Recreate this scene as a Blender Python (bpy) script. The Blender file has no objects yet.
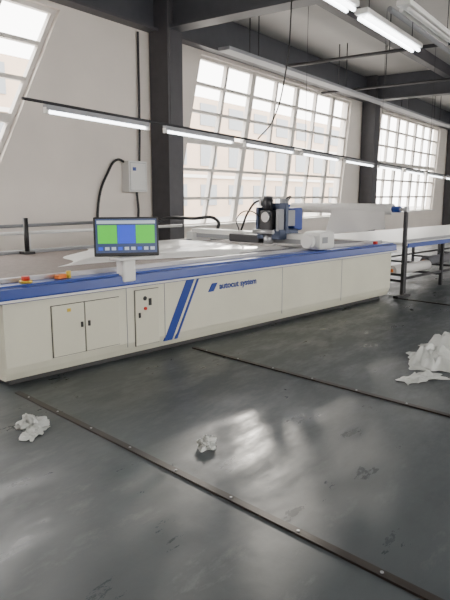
import bpy, bmesh, math, random
from mathutils import Vector, Matrix, noise
random.seed(7)
R=math.radians
C=bpy.context.scene.collection

# ------------------------------------------------ materials
def mat(name,col,rough=0.5,metal=0.0,emit=None,es=0.0,noise_amt=0.0,nscale=5.0,bump=0.0,bscale=40.0,alpha=1.0,spec=None,trans=0.0):
    m=bpy.data.materials.new(name); m.use_nodes=True
    nt=m.node_tree; b=nt.nodes['Principled BSDF']
    b.inputs['Base Color'].default_value=(*col,1); b.inputs['Roughness'].default_value=rough
    b.inputs['Metallic'].default_value=metal; b.inputs['Alpha'].default_value=alpha
    if spec is not None: b.inputs['Specular IOR Level'].default_value=spec
    b.inputs['Transmission Weight'].default_value=trans
    if emit: b.inputs['Emission Color'].default_value=(*emit,1); b.inputs['Emission Strength'].default_value=es
    tc=nt.nodes.new('ShaderNodeTexCoord')
    if noise_amt>0:
        n=nt.nodes.new('ShaderNodeTexNoise'); n.inputs['Scale'].default_value=nscale; n.inputs['Detail'].default_value=6
        nt.links.new(tc.outputs['Object'],n.inputs['Vector'])
        r=nt.nodes.new('ShaderNodeValToRGB')
        r.color_ramp.elements[0].position=0.3; r.color_ramp.elements[1].position=0.7
        r.color_ramp.elements[0].color=(*[max(0,c*(1-noise_amt)) for c in col],1)
        r.color_ramp.elements[1].color=(*[min(1,c*(1+noise_amt)) for c in col],1)
        nt.links.new(n.outputs['Fac'],r.inputs['Fac']); nt.links.new(r.outputs['Color'],b.inputs['Base Color'])
    if bump>0:
        n2=nt.nodes.new('ShaderNodeTexNoise'); n2.inputs['Scale'].default_value=bscale; n2.inputs['Detail'].default_value=4
        nt.links.new(tc.outputs['Object'],n2.inputs['Vector'])
        bp=nt.nodes.new('ShaderNodeBump'); bp.inputs['Strength'].default_value=bump; bp.inputs['Distance'].default_value=0.02
        nt.links.new(n2.outputs['Fac'],bp.inputs['Height']); nt.links.new(bp.outputs['Normal'],b.inputs['Normal'])
    return m
M={}
M['wall']=mat('wall_paint',(0.80,0.74,0.68),0.7,noise_amt=0.04,nscale=1.2,bump=0.05)
M['ceil']=mat('ceiling_paint',(0.47,0.46,0.45),0.8,noise_amt=0.08,nscale=0.8)
M['beam']=mat('steel_beam_paint',(0.055,0.058,0.07),0.5,noise_amt=0.1)
M['col']=mat('steel_column_paint',(0.065,0.063,0.072),0.5,noise_amt=0.1)
M['frame']=mat('window_frame_white',(0.70,0.67,0.63),0.4)
M['cream']=mat('cabinet_cream_paint',(0.68,0.67,0.55),0.45,noise_amt=0.05,nscale=2)
M['creamd']=mat('door_cream_paint',(0.66,0.65,0.53),0.45)
M['gap']=mat('door_gap_dark',(0.05,0.05,0.05),0.7)
M['blue']=mat('blue_trim',(0.010,0.045,0.28),0.35)
M['bluel']=mat('blue_rim',(0.02,0.06,0.30),0.4)
M['bristle']=mat('bristle_bed',(0.19,0.155,0.14),0.7,noise_amt=0.12,nscale=14,bump=0.4,bscale=120)
M['black']=mat('black_plastic',(0.015,0.015,0.017),0.4)
M['dark']=mat('dark_metal',(0.04,0.04,0.045),0.45,0.4)
M['dblue']=mat('blue_grey_metal',(0.06,0.08,0.14),0.45,0.3)
M['steel']=mat('brushed_steel',(0.45,0.45,0.47),0.35,0.8)
M['grey']=mat('grey_paint',(0.30,0.31,0.33),0.5)
M['white']=mat('white_plastic',(0.75,0.75,0.73),0.4)
M['film']=mat('white_film',(0.78,0.77,0.75),0.28,bump=0.35,bscale=5)
M['paper']=mat('white_paper',(0.80,0.79,0.77),0.6)
M['tube']=mat('tube_glow',(0.9,0.9,0.9),0.4,emit=(0.93,0.97,1.0),es=9.0)
M['red']=mat('red_plastic',(0.55,0.03,0.02),0.4)
M['orange']=mat('orange_plastic',(0.75,0.20,0.03),0.4)
M['yellow']=mat('yellow_plastic',(0.7,0.5,0.05),0.4)
M['green']=mat('screen_green',(0.03,0.3,0.02),0.4,emit=(0.08,0.65,0.04),es=0.9)
M['sblue']=mat('screen_blue',(0.02,0.05,0.4),0.4,emit=(0.02,0.07,0.65),es=0.9)
M['sdark']=mat('screen_panel',(0.03,0.05,0.12),0.3,emit=(0.06,0.10,0.25),es=0.4)
M['swhite']=mat('screen_white',(0.5,0.5,0.5),0.3,emit=(0.4,0.6,0.8),es=0.5)
M['rail']=mat('floor_strip_metal',(0.030,0.022,0.018),0.4,0.3,noise_amt=0.2,nscale=8)
M['facade']=mat('facade_beige',(0.55,0.42,0.32),0.8,noise_amt=0.08,nscale=0.4)
M['facwin']=mat('facade_window',(0.24,0.26,0.28),0.3)
M['asph']=mat('yard_asphalt',(0.45,0.44,0.42),0.9)
M['cloth']=mat('grey_cloth',(0.16,0.16,0.18),0.8)
M['trash']=mat('crumpled_film',(0.55,0.57,0.55),0.35)

# floor
def floor_mat():
    m=bpy.data.materials.new('epoxy_floor'); m.use_nodes=True; nt=m.node_tree; b=nt.nodes['Principled BSDF']
    tc=nt.nodes.new('ShaderNodeTexCoord')
    def nz(s,d,dist=0):
        n=nt.nodes.new('ShaderNodeTexNoise'); n.inputs['Scale'].default_value=s; n.inputs['Detail'].default_value=d
        n.inputs['Distortion'].default_value=dist; nt.links.new(tc.outputs['Object'],n.inputs['Vector']); return n
    n1=nz(0.8,8,0.2); n2=nz(5,8)
    mx=nt.nodes.new('ShaderNodeMath'); mx.operation='MULTIPLY_ADD'; mx.inputs[1].default_value=0.3
    nt.links.new(n2.outputs['Fac'],mx.inputs[0]); nt.links.new(n1.outputs['Fac'],mx.inputs[2])
    r=nt.nodes.new('ShaderNodeValToRGB'); r.color_ramp.elements[0].position=0.25; r.color_ramp.elements[1].position=1.0
    r.color_ramp.elements[0].color=(0.032,0.041,0.047,1); r.color_ramp.elements[1].color=(0.078,0.090,0.096,1)
    nt.links.new(mx.outputs[0],r.inputs['Fac'])
    mp=nt.nodes.new('ShaderNodeMapping'); mp.inputs['Scale'].default_value=(1.0,2.6,1.0); mp.inputs['Rotation'].default_value=(0,0,0.4)
    nt.links.new(tc.outputs['Object'],mp.inputs['Vector'])
    n4=nt.nodes.new('ShaderNodeTexNoise'); n4.inputs['Scale'].default_value=1.6; n4.inputs['Detail'].default_value=12; n4.inputs['Roughness'].default_value=0.72
    nt.links.new(mp.outputs[0],n4.inputs['Vector'])
    r4=nt.nodes.new('ShaderNodeValToRGB'); r4.color_ramp.elements[0].position=0.56; r4.color_ramp.elements[1].position=0.72
    r4.color_ramp.elements[0].color=(0,0,0,1); r4.color_ramp.elements[1].color=(0.6,0.6,0.6,1)
    nt.links.new(n4.outputs['Fac'],r4.inputs['Fac'])
    mc=nt.nodes.new('ShaderNodeMix'); mc.data_type='RGBA'; mc.inputs['B'].default_value=(0.20,0.21,0.21,1)
    nt.links.new(r4.outputs['Color'],mc.inputs['Factor']); nt.links.new(r.outputs['Color'],mc.inputs['A'])
    nt.links.new(mc.outputs['Result'],b.inputs['Base Color'])
    rr=nt.nodes.new('ShaderNodeMapRange'); rr.inputs['From Min'].default_value=0.35; rr.inputs['From Max'].default_value=0.7
    rr.inputs['To Min'].default_value=0.25; rr.inputs['To Max'].default_value=0.6
    nt.links.new(n4.outputs['Fac'],rr.inputs['Value']); nt.links.new(rr.outputs[0],b.inputs['Roughness'])
    n3=nz(3,5); bp=nt.nodes.new('ShaderNodeBump'); bp.inputs['Strength'].default_value=0.15; bp.inputs['Distance'].default_value=0.03
    nt.links.new(n3.outputs['Fac'],bp.inputs['Height']); nt.links.new(bp.outputs['Normal'],b.inputs['Normal'])
    return m
M['floor']=floor_mat()

# ------------------------------------------------ helpers
def empty(name,loc=(0,0,0),rz=0):
    e=bpy.data.objects.new(name,None); e.location=loc; e.rotation_euler=(0,0,rz); e.empty_display_size=0.2; C.objects.link(e); return e
def obj(name,me,m,parent=None,smooth=False):
    o=bpy.data.objects.new(name,me); C.objects.link(o)
    if m: me.materials.append(M[m])
    if parent: o.parent=parent
    if smooth:
        for p in me.polygons: p.use_smooth=True
    return o
def box(name,c,s,m,parent=None,bev=0.0,rot=(0,0,0)):
    bm=bmesh.new(); bmesh.ops.create_cube(bm,size=1)
    for v in bm.verts: v.co=Vector((v.co.x*s[0],v.co.y*s[1],v.co.z*s[2]))
    if bev>0: bmesh.ops.bevel(bm,geom=bm.edges[:],offset=bev,segments=2,affect='EDGES',profile=0.5)
    me=bpy.data.meshes.new(name); bm.to_mesh(me); bm.free()
    o=obj(name,me,m,parent); o.location=c; o.rotation_euler=rot; return o
def cyl(name,a,b,r,m,parent=None,seg=16,r2=None):
    a=Vector(a); b=Vector(b); d=b-a
    bm=bmesh.new(); bmesh.ops.create_cone(bm,cap_ends=True,segments=seg,radius1=r,radius2=r if r2 is None else r2,depth=d.length)
    me=bpy.data.meshes.new(name); bm.to_mesh(me); bm.free()
    o=obj(name,me,m,parent,smooth=False)
    for p in me.polygons: p.use_smooth=len(p.vertices)==4
    o.location=(a+b)/2; o.rotation_euler=d.to_track_quat('Z','Y').to_euler(); return o
def tube(name,pts,r,m,parent=None):
    cu=bpy.data.curves.new(name,'CURVE'); cu.dimensions='3D'; cu.bevel_depth=r; cu.bevel_resolution=2; cu.use_fill_caps=True
    sp=cu.splines.new('BEZIER'); sp.bezier_points.add(len(pts)-1)
    for p,q in zip(sp.bezier_points,pts): p.co=q; p.handle_left_type=p.handle_right_type='AUTO'
    cu.materials.append(M[m]); o=bpy.data.objects.new(name,cu); C.objects.link(o)
    if parent: o.parent=parent
    return o
def prism(name,poly,axis_lo,axis_hi,m,parent=None,axis='y',bev=0):
    def P(p,t):
        if axis=='y': return (p[0],t,p[1])
        if axis=='x': return (t,p[0],p[1])
        return (p[0],p[1],t)
    bm=bmesh.new(); a=[bm.verts.new(P(p,axis_lo)) for p in poly]; b=[bm.verts.new(P(p,axis_hi)) for p in poly]
    n=len(poly); bm.faces.new(a); bm.faces.new(b[::-1])
    for i in range(n): bm.faces.new((a[i],b[i],b[(i+1)%n],a[(i+1)%n]))
    bmesh.ops.recalc_face_normals(bm,faces=bm.faces[:])
    if bev: bmesh.ops.bevel(bm,geom=bm.edges[:],offset=bev,segments=2,affect='EDGES')
    me=bpy.data.meshes.new(name); bm.to_mesh(me); bm.free(); return obj(name,me,m,parent)
def sheet(name,f,nu,nv,m,parent=None,thick=0.0):
    bm=bmesh.new(); g=[[bm.verts.new(f(i/nu,j/nv)) for j in range(nv+1)] for i in range(nu+1)]
    for i in range(nu):
        for j in range(nv): bm.faces.new((g[i][j],g[i+1][j],g[i+1][j+1],g[i][j+1]))
    bmesh.ops.recalc_face_normals(bm,faces=bm.faces[:])
    me=bpy.data.meshes.new(name); bm.to_mesh(me); bm.free(); o=obj(name,me,m,parent,True)
    if thick: s=o.modifiers.new('solid','SOLIDIFY'); s.thickness=thick
    return o

# ------------------------------------------------ room shell
D=7.6; X0,X1=-4.0,46.0; Y0=-6.0; ZC=5.2
box('floor',((X0+X1)/2,(D+Y0)/2,-0.1),(X1-X0+0.6,D-Y0+0.6,0.2),'floor')
box('ceiling',((X0+X1)/2,(D+Y0)/2,ZC+0.1),(X1-X0+0.6,D-Y0+0.6,0.2),'ceil')
box('wall_left',(X0-0.15,(D+Y0)/2,ZC/2),(0.3,D-Y0,ZC),'wall')
box('wall_right',(X1+0.15,(D+Y0)/2,ZC/2),(0.3,D-Y0,ZC),'wall')
ZS,ZT=0.95,4.38
wins=[(-2.2,-0.6,4.62,6.40),(8.98,9.92,16.7,17.35),(19.4,19.9,26.2,26.8),(29.2,29.6,35.8,36.4),(38.6,39.0,44.6,45.2)]
def wallpoly(nm,Dy,T,wl):
    w=empty(nm)
    prism('sill_wall',[(X0,0),(X1,0),(X1,ZS),(X0,ZS)],Dy,Dy+T,'wall',w)
    prism('lintel_wall',[(X0,ZT),(X1,ZT),(X1,ZC),(X0,ZC)],Dy,Dy+T,'wall',w)
    pb=X0;pt=X0
    for i,(a,b,c,d) in enumerate(wl):
        prism('pier_%d'%i,[(pb,ZS),(a,ZS),(b,ZT),(pt,ZT)],Dy,Dy+T,'wall',w); pb,pt=c,d
    prism('pier_end',[(pb,ZS),(X1,ZS),(X1,ZT),(pt,ZT)],Dy,Dy+T,'wall',w)
wallpoly('wall_far',D,0.3,wins)
def bar2(name,x0,z0,x1,z1,w,y,t,m,parent):
    dx,dz=x1-x0,z1-z0; L=math.hypot(dx,dz)
    return box(name,((x0+x1)/2,y,(z0+z1)/2),(L,t,w),m,parent,rot=(0,-math.atan2(dz,dx),0))
rows=[0.0,0.17,0.34,0.51,0.68,0.84,1.0]
wi=1
def glaze(wl,Dy,yoff,n=7):
    global wi
    for i,(a,b,c,d) in enumerate(wl):
        w=empty('window_%d'%wi); wi+=1; y=Dy+yoff
        for k in range(n+1):
            t=k/n; xb=a+(c-a)*t; xt=b+(d-b)*t
            bar2('mullion_%d'%k,xb,ZS,xt,ZT,(0.15 if k in(0,n) else (0.16 if k%2==0 else 0.08)),y,0.09,'frame',w)
        for k,t in enumerate(rows):
            z=ZS+(ZT-ZS)*t; xl=a+(b-a)*t; xr=c+(d-c)*t
            bar2('transom_%d'%k,xl,z,xr,z,0.13 if t in(0.0,1.0,0.51) else 0.06,y,0.085,'frame',w)
        box('window_ledge',((a+c)/2,Dy+yoff-math.copysign(0.18,yoff),ZS+0.02),(c-a,0.14,0.04),'frame',w)
glaze(wins,D,0.12)
fill_wins=[(-2.5,-2.5,3.5,3.5),(7,7,12,12),(17,17,22,22),(27,27,32,32)]  # windows added in the unseen near wall to let in frontal fill light
wallpoly('wall_near',Y0-0.3,0.3,fill_wins); glaze(fill_wins,Y0,-0.12,5)
# columns
colX=[-3.2,8.55,18.3,28.0,37.6]
for x in colX:
    c=empty('steel_column')
    for s in(-1,1): box('flange',(x+s*0.19,D-0.24,ZC/2),(0.03,0.42,ZC),'col',c)
    box('web',(x,D-0.24,ZC/2),(0.36,0.03,ZC),'col',c)
    box('cover',(x,D-0.44,ZC/2),(0.41,0.03,ZC),'col',c)
    box('base_plate',(x,D-0.25,0.02),(0.5,0.48,0.04),'col',c)
e=empty('edge_beam')
box('web',((X0+X1)/2,D-0.12,4.83),(X1-X0,0.05,0.66),'beam',e)
box('flange_low',((X0+X1)/2,D-0.13,4.47),(X1-X0,0.24,0.04),'col',e)
for x in colX[1:]:
    b=empty('ceiling_beam')
    box('web',(x,(D+Y0)/2,4.85),(0.08,D-Y0-0.5,0.7),'beam',b)
    box('flange_low',(x,(D+Y0)/2,4.5),(0.34,D-Y0-0.5,0.05),'beam',b)
for y in(5.0,2.6,0.2,-2.2):
    b=empty('ceiling_joist')
    box('web',((X0+X1)/2,y,5.05),(X1-X0,0.08,0.3),'col',b)
    box('flange_low',((X0+X1)/2,y,4.9),(X1-X0,0.2,0.03),'col',b)

# exterior
box('yard_ground',(20,30,-0.35),(160,44,0.2),'asph')
f=empty('outside_building')
box('body',(22,34,4.5),(110,8,9.6),'facade',f)
for r_ in range(3):
    for k in range(26):
        box('pane_%d_%d'%(r_,k),(-28+k*4.0,29.98,1.6+r_*3.2),(2.2,0.1,1.7),'facwin',f)
    if r_<2: box('band_%d'%r_,(22,29.9,3.1+r_*3.2),(110,0.15,0.25),'frame',f)

# ------------------------------------------------ cutting table
AZ=R(-9.5)
T=empty('fabric_cutting_machine',(2.77,4.20,0),AZ)
L=6.25; W=2.6; H=0.85
prism('body',[(0.05,0.06),(0.02,0.12),(0.0,0.18),(0.0,0.73),(W,0.73),(W,0.06)],0.03,L,'cream',T,axis='x')
prism('plinth',[(0.12,0.0),(0.12,0.06),(W-0.1,0.06),(W-0.1,0.0)],0.1,L-0.1,'gap',T,axis='x')
prism('deck',[(-0.05,0.73),(-0.06,0.77),(-0.05,0.845),(-0.02,0.855),(W+0.05,0.855),(W+0.05,0.73)],-0.06,L+0.05,'blue',T,axis='x')
box('rim_front',(L/2,0.08,0.862),(L+0.1,0.16,0.014),'bluel',T)
box('guide_rail',(L/2,0.20,0.88),(L,0.05,0.05),'steel',T)
box('rim_back',(L/2,W-0.1,0.88),(L,0.12,0.06),'grey',T)
box('bristle_bed',(L/2,W/2+0.05,0.864),(L-0.04,W-0.44,0.018),'bristle',T)
box('white_strip',(L/2,-0.062,0.748),(L+0.1,0.012,0.02),'white',T)
def door(n,x0,x1,z0,z1,hx):
    box(n+'_gap',((x0+x1)/2,-0.002,(z0+z1)/2),(x1-x0,0.006,z1-z0),'gap',T)
    box(n,((x0+x1)/2,-0.008,(z0+z1)/2),(x1-x0-0.012,0.016,z1-z0-0.012),'creamd',T,bev=0.003)
    if hx: 
        box(n+'_lock',(hx,-0.02,(z0+z1)/2+0.03),(0.022,0.014,0.05),'black',T,bev=0.003)
door('door_a',0.45,0.78,0.19,0.655,0.745); door('door_b',0.78,1.16,0.19,0.655,0.82); 
door('door_c',1.34,1.64,0.13,0.69,1.39)
box('warning_label',(0.62,-0.018,0.60),(0.035,0.004,0.03),'yellow',T)
cyl('socket',(1.46,-0.02,0.60),(1.46,0.0,0.60),0.022,'black',T)
box('switch',(1.52,-0.02,0.56),(0.03,0.012,0.07),'black',T)
cyl('knob',(1.46,-0.03,0.50),(1.46,0.0,0.50),0.016,'red',T)
for x in(1.25,1.72,3.6,4.9): box('seam',(x,-0.001,0.43),(0.005,0.006,0.58),'grey',T)
def stripe(n,x,w):
    prism(n,[(x,0.12),(x+w,0.12),(x+w+0.32,0.73),(x+0.32,0.73)],-0.006,0.01,'blue',T)
stripe('stripe_a',1.70,0.11); stripe('stripe_b',1.85,0.03)
prism('logo_mark',[(2.33,0.56),(2.41,0.56),(2.47,0.65),(2.39,0.65)],-0.008,0.01,'blue',T)
def text(n,s,loc,size,m):
    cu=bpy.data.curves.new(n,'FONT'); cu.body=s; cu.size=size; cu.extrude=0.002; cu.offset=0.002; cu.materials.append(M[m])
    o=bpy.data.objects.new(n,cu); C.objects.link(o); o.parent=T; o.location=loc; o.rotation_euler=(R(90),0,0); return o
text('logo_text','autocut system',(2.50,-0.006,0.575),0.10,'blue')
# film on bed
def filmf(u,v):
    xs=1.0+1.3*v+0.12*math.sin(v*9)
    x=xs+u*(4.38-xs); y=0.42+0.12*math.sin(u*6+0.5)*(1-v)+v*2.02+0.35*(1-u)*(1-v)
    e=min(1,min(u,1-u,v,1-v)*10)
    z=0.878+e*0.025*(1+noise.noise(Vector((x*1.5,y*4,0)))*1.1)+0.05*e*max(0,noise.noise(Vector((x*0.8,y*1.0,3)))+0.1)
    z+=0.035*e*math.exp(-((v-0.06)/0.04)**2)
    z+=0.012*e*abs(noise.noise(Vector((x*3.2,y*2.6,7))))
    return (x,y,z)
sheet('vacuum_film',filmf,110,70,'film',T)
def matf(u,v):
    x=3.3+u*2.7; y=0.26+v*0.45; return (x,y,0.877+0.012*noise.noise(Vector((x*4,y*6,1)))+0.012)
sheet('grey_fabric_layer',matf,40,10,'cloth',T)
# gantry
gx=4.5
box('gantry_beam',(gx,1.3,1.0),(0.20,2.5,0.14),'white',T,bev=0.01)
box('gantry_beam_cover',(gx-0.11,1.3,0.97),(0.02,2.4,0.06),'grey',T)
box('gantry_foot_back',(gx,2.5,0.94),(0.4,0.16,0.16),'white',T,bev=0.02)
box('gantry_end_box',(gx+0.02,0.13,1.0),(0.36,0.30,0.24),'white',T,bev=0.05)
cyl('gantry_end_motor',(gx-0.22,0.1,1.0),(gx-0.3,0.1,1.0),0.09,'white',T,24)
box('end_box_label',(gx-0.05,-0.024,1.01),(0.12,0.004,0.08),'grey',T)
# cutting head
hy=0.80
box('head_carriage',(gx-0.04,hy,1.06),(0.42,0.42,0.14),'dblue',T,bev=0.015)
box('head_plate',(gx-0.10,hy,1.28),(0.06,0.44,0.42),'dblue',T,bev=0.01)
box('head_body',(gx-0.2,hy+0.03,1.22),(0.17,0.22,0.34),'dark',T,bev=0.02)
box('head_side_a',(gx-0.2,hy-0.17,1.26),(0.12,0.05,0.30),'grey',T,bev=0.008)
box('head_side_b',(gx-0.2,hy+0.2,1.26),(0.12,0.05,0.34),'dblue',T,bev=0.008)
cyl('head_motor_a',(gx-0.20,hy+0.05,1.38),(gx-0.20,hy+0.05,1.57),0.065,'dark',T,20)
cyl('head_motor_cap',(gx-0.20,hy+0.05,1.57),(gx-0.20,hy+0.05,1.59),0.06,'steel',T,20)
cyl('head_motor_b',(gx-0.05,hy-0.12,1.38),(gx-0.05,hy-0.12,1.55),0.06,'grey',T,20)
cyl('head_motor_c',(gx+0.12,hy+0.04,1.13),(gx+0.12,hy+0.04,1.42),0.06,'steel',T,20)
cyl('head_pulley',(gx-0.29,hy,1.30),(gx-0.32,hy,1.30),0.07,'steel',T,20)
cyl('head_roller',(gx-0.35,hy-0.18,1.10),(gx-0.35,hy+0.18,1.10),0.03,'steel',T,16)
cyl('presser_foot',(gx-0.24,hy,0.93),(gx-0.24,hy,1.05),0.07,'steel',T,20)
box('head_board',(gx+0.02,hy-0.16,1.28),(0.22,0.03,0.22),'grey',T,bev=0.005)
box('head_bracket',(gx-0.06,hy+0.2,1.5),(0.28,0.03,0.1),'steel',T)
box('head_blue_cover',(gx+0.28,hy+0.05,1.26),(0.20,0.34,0.32),'blue',T,bev=0.02)
box('head_skirt',(gx-0.05,hy+0.5,0.98),(0.34,0.6,0.12),'dark',T,bev=0.02)
tube('head_hose_a',[(gx-0.1,hy+0.1,1.5),(gx-0.1,hy+0.3,1.52),(gx,hy+0.6,1.36),(gx+0.05,hy+0.8,1.07)],0.016,'black',T)
tube('head_hose_b',[(gx-0.02,hy-0.05,1.5),(gx+0.1,hy-0.1,1.58),(gx+0.2,hy+0.02,1.5),(gx+0.24,hy+0.05,1.4)],0.012,'black',T)
tube('head_hose_c',[(gx-0.3,hy+0.1,1.3),(gx-0.4,hy+0.2,1.38),(gx-0.35,hy+0.5,1.28),(gx-0.1,hy+0.7,1.08)],0.008,'black',T)
tube('cable_chain',[(gx-0.05,2.0,1.08),(gx-0.05,2.0,1.2),(gx-0.3,2.3,1.24),(gx-0.9,2.45,1.2),(gx-1.1,2.5,1.0)],0.025,'black',T)
for x in(0.2,1.6,3.0): cyl('guard_post',(x,W-0.03,0.86),(x,W-0.03,1.12),0.015,'white',T)
cyl('guard_pipe',(0.0,W-0.03,1.12),(4.2,W-0.03,1.12),0.022,'white',T)
cyl('signal_pole',(1.45,2.35,0.87),(1.45,2.35,1.32),0.03,'black',T); box('signal_base',(1.45,2.35,0.89),(0.14,0.14,0.03),'black',T)
# control console & monitor
box('console_arm',(1.25,-0.01,0.90),(0.15,0.12,0.22),'white',T,bev=0.02)
box('console_neck',(1.25,-0.01,0.99),(0.07,0.06,0.16),'white',T,bev=0.01)
box('console_tray',(1.30,-0.05,1.015),(0.42,0.18,0.03),'white',T,bev=0.01)
cyl('estop_base',(0.28,0.08,0.87),(0.28,0.08,0.89),0.055,'yellow',T); cyl('estop_a',(0.28,0.08,0.89),(0.28,0.08,0.925),0.035,'red',T)
cyl('estop_b',(5.9,0.08,0.87),(5.9,0.08,0.91),0.035,'red',T)
box('remote_handle',(0.62,0.1,0.888),(0.12,0.05,0.04),'orange',T,bev=0.01,rot=(0,0,0.4))
cyl('remote_knob',(0.70,0.1,0.87),(0.70,0.1,0.93),0.022,'yellow',T)
mon=empty('computer_monitor',(0,0,0))
base=Matrix.Translation((2.77,4.20,0))@Matrix.Rotation(AZ,4,'Z')
p=base@Vector((1.25,-0.03,1.215)); mon.location=p
dirc=Vector((0-p.x,0-p.y,0)); mon.rotation_euler=(R(-6),0,math.atan2(dirc.y,dirc.x)+R(90)+R(3))
box('casing',(0,0,0),(0.60,0.035,0.365),'black',mon,bev=0.008)
box('back_hump',(0,0.03,-0.02),(0.36,0.04,0.2),'black',mon,bev=0.01)
box('screen',(0,-0.0185,0.008),(0.565,0.003,0.315),'sdark',mon)
for n,x,w,m in(('panel_left',-0.175,0.175,'green'),('panel_mid',0.0,0.165,'sblue'),('panel_right',0.175,0.175,'green')):
    box(n,(x,-0.021,0.022),(w,0.003,0.17),m,mon)
box('toolbar',(0,-0.021,0.135),(0.54,0.003,0.03),'swhite',mon)
for k in range(9): box('icon_%d'%k,(-0.24+k*0.06,-0.021,-0.11),(0.04,0.003,0.03),'swhite' if k%3 else 'sblue',mon)
box('stand',(0,0.05,-0.10),(0.06,0.03,0.16),'black',mon)

# film roll stand at the far end of the table
S=empty('film_roll_stand',(2.77,4.20,0),AZ)
rx=6.5
for y in(-0.08,2.72):
    box('post',(rx,y,0.70),(0.05,0.05,1.40),'dark',S); box('foot',(rx,y,0.02),(0.4,0.08,0.04),'dark',S)
    cyl('hub',(rx,y-0.03,1.38),(rx,y+0.03,1.38),0.045,'steel',S)
cyl('shaft',(rx,-0.1,1.38),(rx,2.74,1.38),0.022,'steel',S)
cyl('film_roll',(rx,0.15,1.38),(rx,2.15,1.38),0.085,'paper',S,28)
cyl('core_blue',(rx,0.02,1.38),(rx,0.15,1.38),0.05,'blue',S,24)
cyl('core_blue_back',(rx,2.15,1.38),(rx,2.68,1.38),0.055,'blue',S,24)
def dr(u,v):
    y=0.25+v*1.0+0.12*u*v; return (rx-0.08+u*0.02+0.03*math.sin(v*9+u*2)*u, y, 1.36-(0.30+0.12*v)*u+0.01*math.sin(v*13))
sheet('film_drape',dr,20,24,'paper',S)
box('rail_low',(rx,1.32,0.35),(0.04,2.75,0.04),'dark',S)

# spreading table beyond
E=empty('spreading_table',(2.77,4.20,0),AZ)
ex0,ex1=6.75,17.0; ew=2.1
box('top',((ex0+ex1)/2,ew/2,0.82),(ex1-ex0,ew,0.05),'white',E)
box('edge_band',((ex0+ex1)/2,-0.012,0.80),(ex1-ex0,0.02,0.07),'bluel',E)
k=0; x=ex0+0.1
while x<ex1:
    for y in(0.08,ew-0.08): box('leg',(x,y,0.40),(0.05,0.05,0.80),'dark',E)
    box('crossbar',(x,ew/2,0.2),(0.04,ew-0.16,0.04),'dark',E)
    x+=1.35
for y in(0.08,ew-0.08): box('stringer',((ex0+ex1)/2,y,0.25),(ex1-ex0-0.1,0.035,0.04),'dark',E)
box('rail_top',((ex0+ex1)/2,0.05,0.87),(ex1-ex0,0.04,0.04),'grey',E)
for k in range(5):
    cyl('stored_roll_%d'%k,(7.2+k*1.8,0.5+0.3*(k%2),0.31),(8.5+k*1.8,0.5+0.3*(k%2),0.31),0.09,'cloth' if k%2 else 'paper',E,20)
    cyl('roll_core_%d'%k,(7.15+k*1.8,0.5+0.3*(k%2),0.31),(8.55+k*1.8,0.5+0.3*(k%2),0.31),0.03,'orange',E,12)

# ------------------------------------------------ floor strips
def strip(s,y0,y1):
    r=empty('floor_strip',(2.77,4.20,0),AZ)
    box('bar',(s,(y0+y1)/2,0.006),(0.045,abs(y1-y0),0.012),'rail',r)
    for i in range(int(abs(y1-y0)/0.45)):
        cyl('screw_%d'%i,(s,y0-0.2-0.45*i,0.012),(s,y0-0.2-0.45*i,0.016),0.008,'steel',r,10)
strip(0.05,-0.12,-6.5); strip(2.04,-0.08,-6.5); strip(6.35,-0.08,-6.0)

# ------------------------------------------------ lights
Lr=empty('fluorescent_light_row')
za=2.375; def_s=-0.3/13.2
def zr(x): return za+def_s*(x-3.65)
YR=4.6
a=Vector((3.4,YR,zr(3.4)+0.06)); b=Vector((28,YR,zr(28)+0.06))
cyl('support_rail',a,b,0.014,'dark',Lr,8)
x=3.65; i=0
while x<27:
    x2=x+1.36
    sl=-math.atan2(def_s,1)
    box('batten_%d'%i,((x+x2)/2,YR,zr((x+x2)/2)+0.02),(1.38,0.05,0.045),'grey',Lr,rot=(0,sl,0))
    cyl('tube_%d'%i,(x+0.04,YR,zr(x)-0.02),(x2-0.04,YR,zr(x2)-0.02),0.016,'tube',Lr,12)
    for q in(x,x2): box('cap',(q,YR,zr(q)-0.01),(0.03,0.045,0.055),'white',Lr)
    if i%2==1:
        cyl('wire_%d'%i,(x+0.1,YR,zr(x)+0.05),(x+0.1,YR,ZC),0.004,'dark',Lr,6)
    x+=1.66; i+=1
def fixture(x0,y,z,n,lit=True):
    f=empty('fluorescent_light_fixture')
    x=x0
    for k in range(n):
        box('tray_%d'%k,(x+0.65,y,z+0.03),(1.3,0.11,0.04),'white',f,bev=0.01)
        for dy in(-0.028,0.028):
            cyl('tube_%d'%k,(x+0.04,y+dy,z-0.012),(x+1.26,y+dy,z-0.012),0.015,'tube' if lit else 'white',f,12)
        for q in(x+0.15,x+1.15): cyl('wire',(q,y,z+0.04),(q,y,ZC),0.004,'dark',f,6)
        x+=1.45
    return f
fixture(4.35,1.86,2.9,1); fixture(2.9,1.86,2.9,1); fixture(4.5,1.60,2.95,1,False)
for yy in(-1.5,): 
    for xx in(-2,2,6,10,14): fixture(xx,yy,2.9,1)  # extra out-of-view fixtures, added as frontal fill
fixture(10.5,1.6,2.9,3); 

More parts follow.
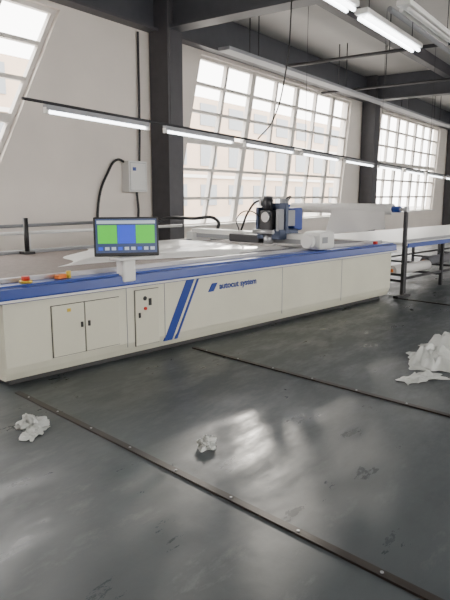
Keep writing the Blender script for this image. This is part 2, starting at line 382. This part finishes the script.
# ------------------------------------------------ wall electrics
w=empty('electrical_control_box')
box('case',(7.82,D-0.09,1.92),(0.46,0.18,0.54),'white',w,bev=0.01)
box('lid_seam',(7.82,D-0.181,1.92),(0.40,0.004,0.48),'grey',w); box('lid',(7.82,D-0.184,1.92),(0.385,0.006,0.465),'white',w)
box('label',(7.72,D-0.189,2.05),(0.08,0.004,0.06),'blue',w)
tube('conduit_up',[(8.0,D-0.05,2.19),(8.02,D-0.05,2.6),(8.05,D-0.04,4.4)],0.02,'dark',w)
tube('cable_down',[(7.65,D-0.06,2.15),(7.45,D-0.05,2.2),(7.2,D-0.05,1.95),(7.0,D-0.05,1.55),(6.95,D-0.05,0.6)],0.022,'black',w)
tube('cable_low',[(7.9,D-0.06,1.66),(7.92,D-0.06,1.2),(7.6,D-0.06,0.5)],0.022,'black',w)
wp=empty('wall_conduit')
cyl('pipe',(X0+0.2,D-0.04,1.15),(8.2,D-0.04,1.15),0.025,'grey',wp)
v=empty('ceiling_conduit')
cyl('pipe_a',(12,0.5,4.4),(12,7.2,4.4),0.035,'dark',v); cyl('pipe_b',(9,3.4,4.3),(30,3.4,4.3),0.04,'grey',v)
cyl('pipe_c',(14.5,0.0,4.2),(14.5,7.2,4.2),0.03,'dark',v); cyl('pipe_d',(9,2.2,3.9),(34,2.2,3.9),0.03,'dark',v)
for hx,hy_,hz in((14,3.4,4.3),(22,3.4,4.3),(12,4.5,4.4),(12,2,4.4),(14.5,5.5,4.2),(14.5,2.2,3.9),(22,2.2,3.9)):
    cyl('hanger',(hx,hy_,hz),(hx,hy_,ZC),0.012,'dark',v,8)
dct=empty('cable_tray')
box('tray',(20,6.4,4.15),(22,0.25,0.06),'grey',dct)
for hx in(10,14,18.6,22,26,30): 
    for q in(6.3,6.5): cyl('hanger',(hx,q,4.15),(hx,q,ZC),0.012,'dark',dct,8)
hc=empty('hanging_cable')
tube('cable_a',[(7.1,4.0,ZC),(7.12,4.0,3.9),(7.05,4.02,3.2),(7.2,4.3,2.6),(7.3,4.6,2.38)],0.01,'black',hc)
tube('cable_b',[(13.0,2.2,3.9),(13.1,2.2,3.2),(12.9,2.4,2.7),(13.1,2.5,3.1),(13.4,2.2,3.9)],0.01,'black',hc)

# ------------------------------------------------ litter
def crumple(name,loc,sx,sy,sz,seed,rz=0):
    bm=bmesh.new(); bmesh.ops.create_icosphere(bm,subdivisions=5,radius=1)
    for v in bm.verts:
        q=v.co*1.5+Vector((seed,0,0)); d=1+0.7*noise.noise(q)-0.5*abs(noise.noise(q*2.3))-0.25*abs(noise.noise(q*5))
        c=v.co*d; v.co=Vector((c.x*sx,c.y*sy,max(-0.25,c.z)*sz+0.25*sz))
    me=bpy.data.meshes.new(name); bm.to_mesh(me); bm.free(); o=obj(name,me,'trash',None,True); o.location=loc; o.rotation_euler=(0,0,rz); return o
def rag(name,loc,sx,sy,h,seed,rz):
    def f(u,v):
        a=u-0.5; b=v-0.5
        rr=1+0.35*noise.noise(Vector((a*3+seed,b*3,0)))
        n=abs(noise.noise(Vector((u*3.2+seed,v*3.2,1))))+0.5*abs(noise.noise(Vector((u*8,v*8+seed,2))))
        e=min(1,min(u,1-u,v,1-v)*5)
        fall=max(0,1-(a*a+b*b)*3.2)
        x=a*sx*rr+0.04*noise.noise(Vector((u*6,v*6,seed))); y=b*sy*rr+0.04*noise.noise(Vector((u*6+9,v*6,seed)))
        return (x,y,0.006+h*fall*(0.35+1.3*n)*(0.15+0.85*e))
    o=sheet(name,f,60,60,'trash',None,0.003); o.location=loc; o.rotation_euler=(0,0,rz); return o
rag('plastic_film_heap',(5.68,1.52,0.0),0.72,0.52,0.16,3.1,0.3)
rag('plastic_film_heap',(6.30,1.50,0.0),0.62,0.55,0.20,8.4,1.0)
rag('plastic_film_heap',(5.10,1.48,0.0),0.42,0.18,0.04,12.4,-0.6)
crumple('crumpled_wrapper',(2.85,2.17,0.0),0.07,0.06,0.06,5.5)
crumple('crumpled_wrapper',(2.42,3.36,0.0),0.10,0.09,0.075,1.5)
rag('crumpled_wrapper',(2.33,3.25,0.0),0.22,0.12,0.025,6.5,0.5)

# ------------------------------------------------ lighting
wd=bpy.data.worlds.new('sky_world'); bpy.context.scene.world=wd; wd.use_nodes=True
bg=wd.node_tree.nodes['Background']; bg.inputs['Color'].default_value=(1.0,0.97,0.93,1); bg.inputs['Strength'].default_value=10.5
sun=bpy.data.lights.new('sun','SUN'); sun.energy=0.9; sun.angle=R(1.2); sun.color=(1,0.93,0.82)
so=bpy.data.objects.new('sun',sun); C.objects.link(so)
d=Vector((-1.58,-1.0,-1.87*math.tan(R(18.5)))); so.rotation_euler=d.to_track_quat('-Z','Y').to_euler()

# ------------------------------------------------ camera
cam=bpy.data.cameras.new('camera'); co=bpy.data.objects.new('camera',cam); C.objects.link(co)
cam.sensor_fit='VERTICAL'; cam.sensor_height=24; cam.lens=590/600*24; cam.clip_start=0.05
az=R(35.3); pt=R(-10.09)
dv=Vector((math.cos(az)*math.cos(pt),math.sin(az)*math.cos(pt),math.sin(pt)))
co.location=(0,0,1.6); co.rotation_euler=dv.to_track_quat('-Z','Y').to_euler()
bpy.context.scene.camera=co
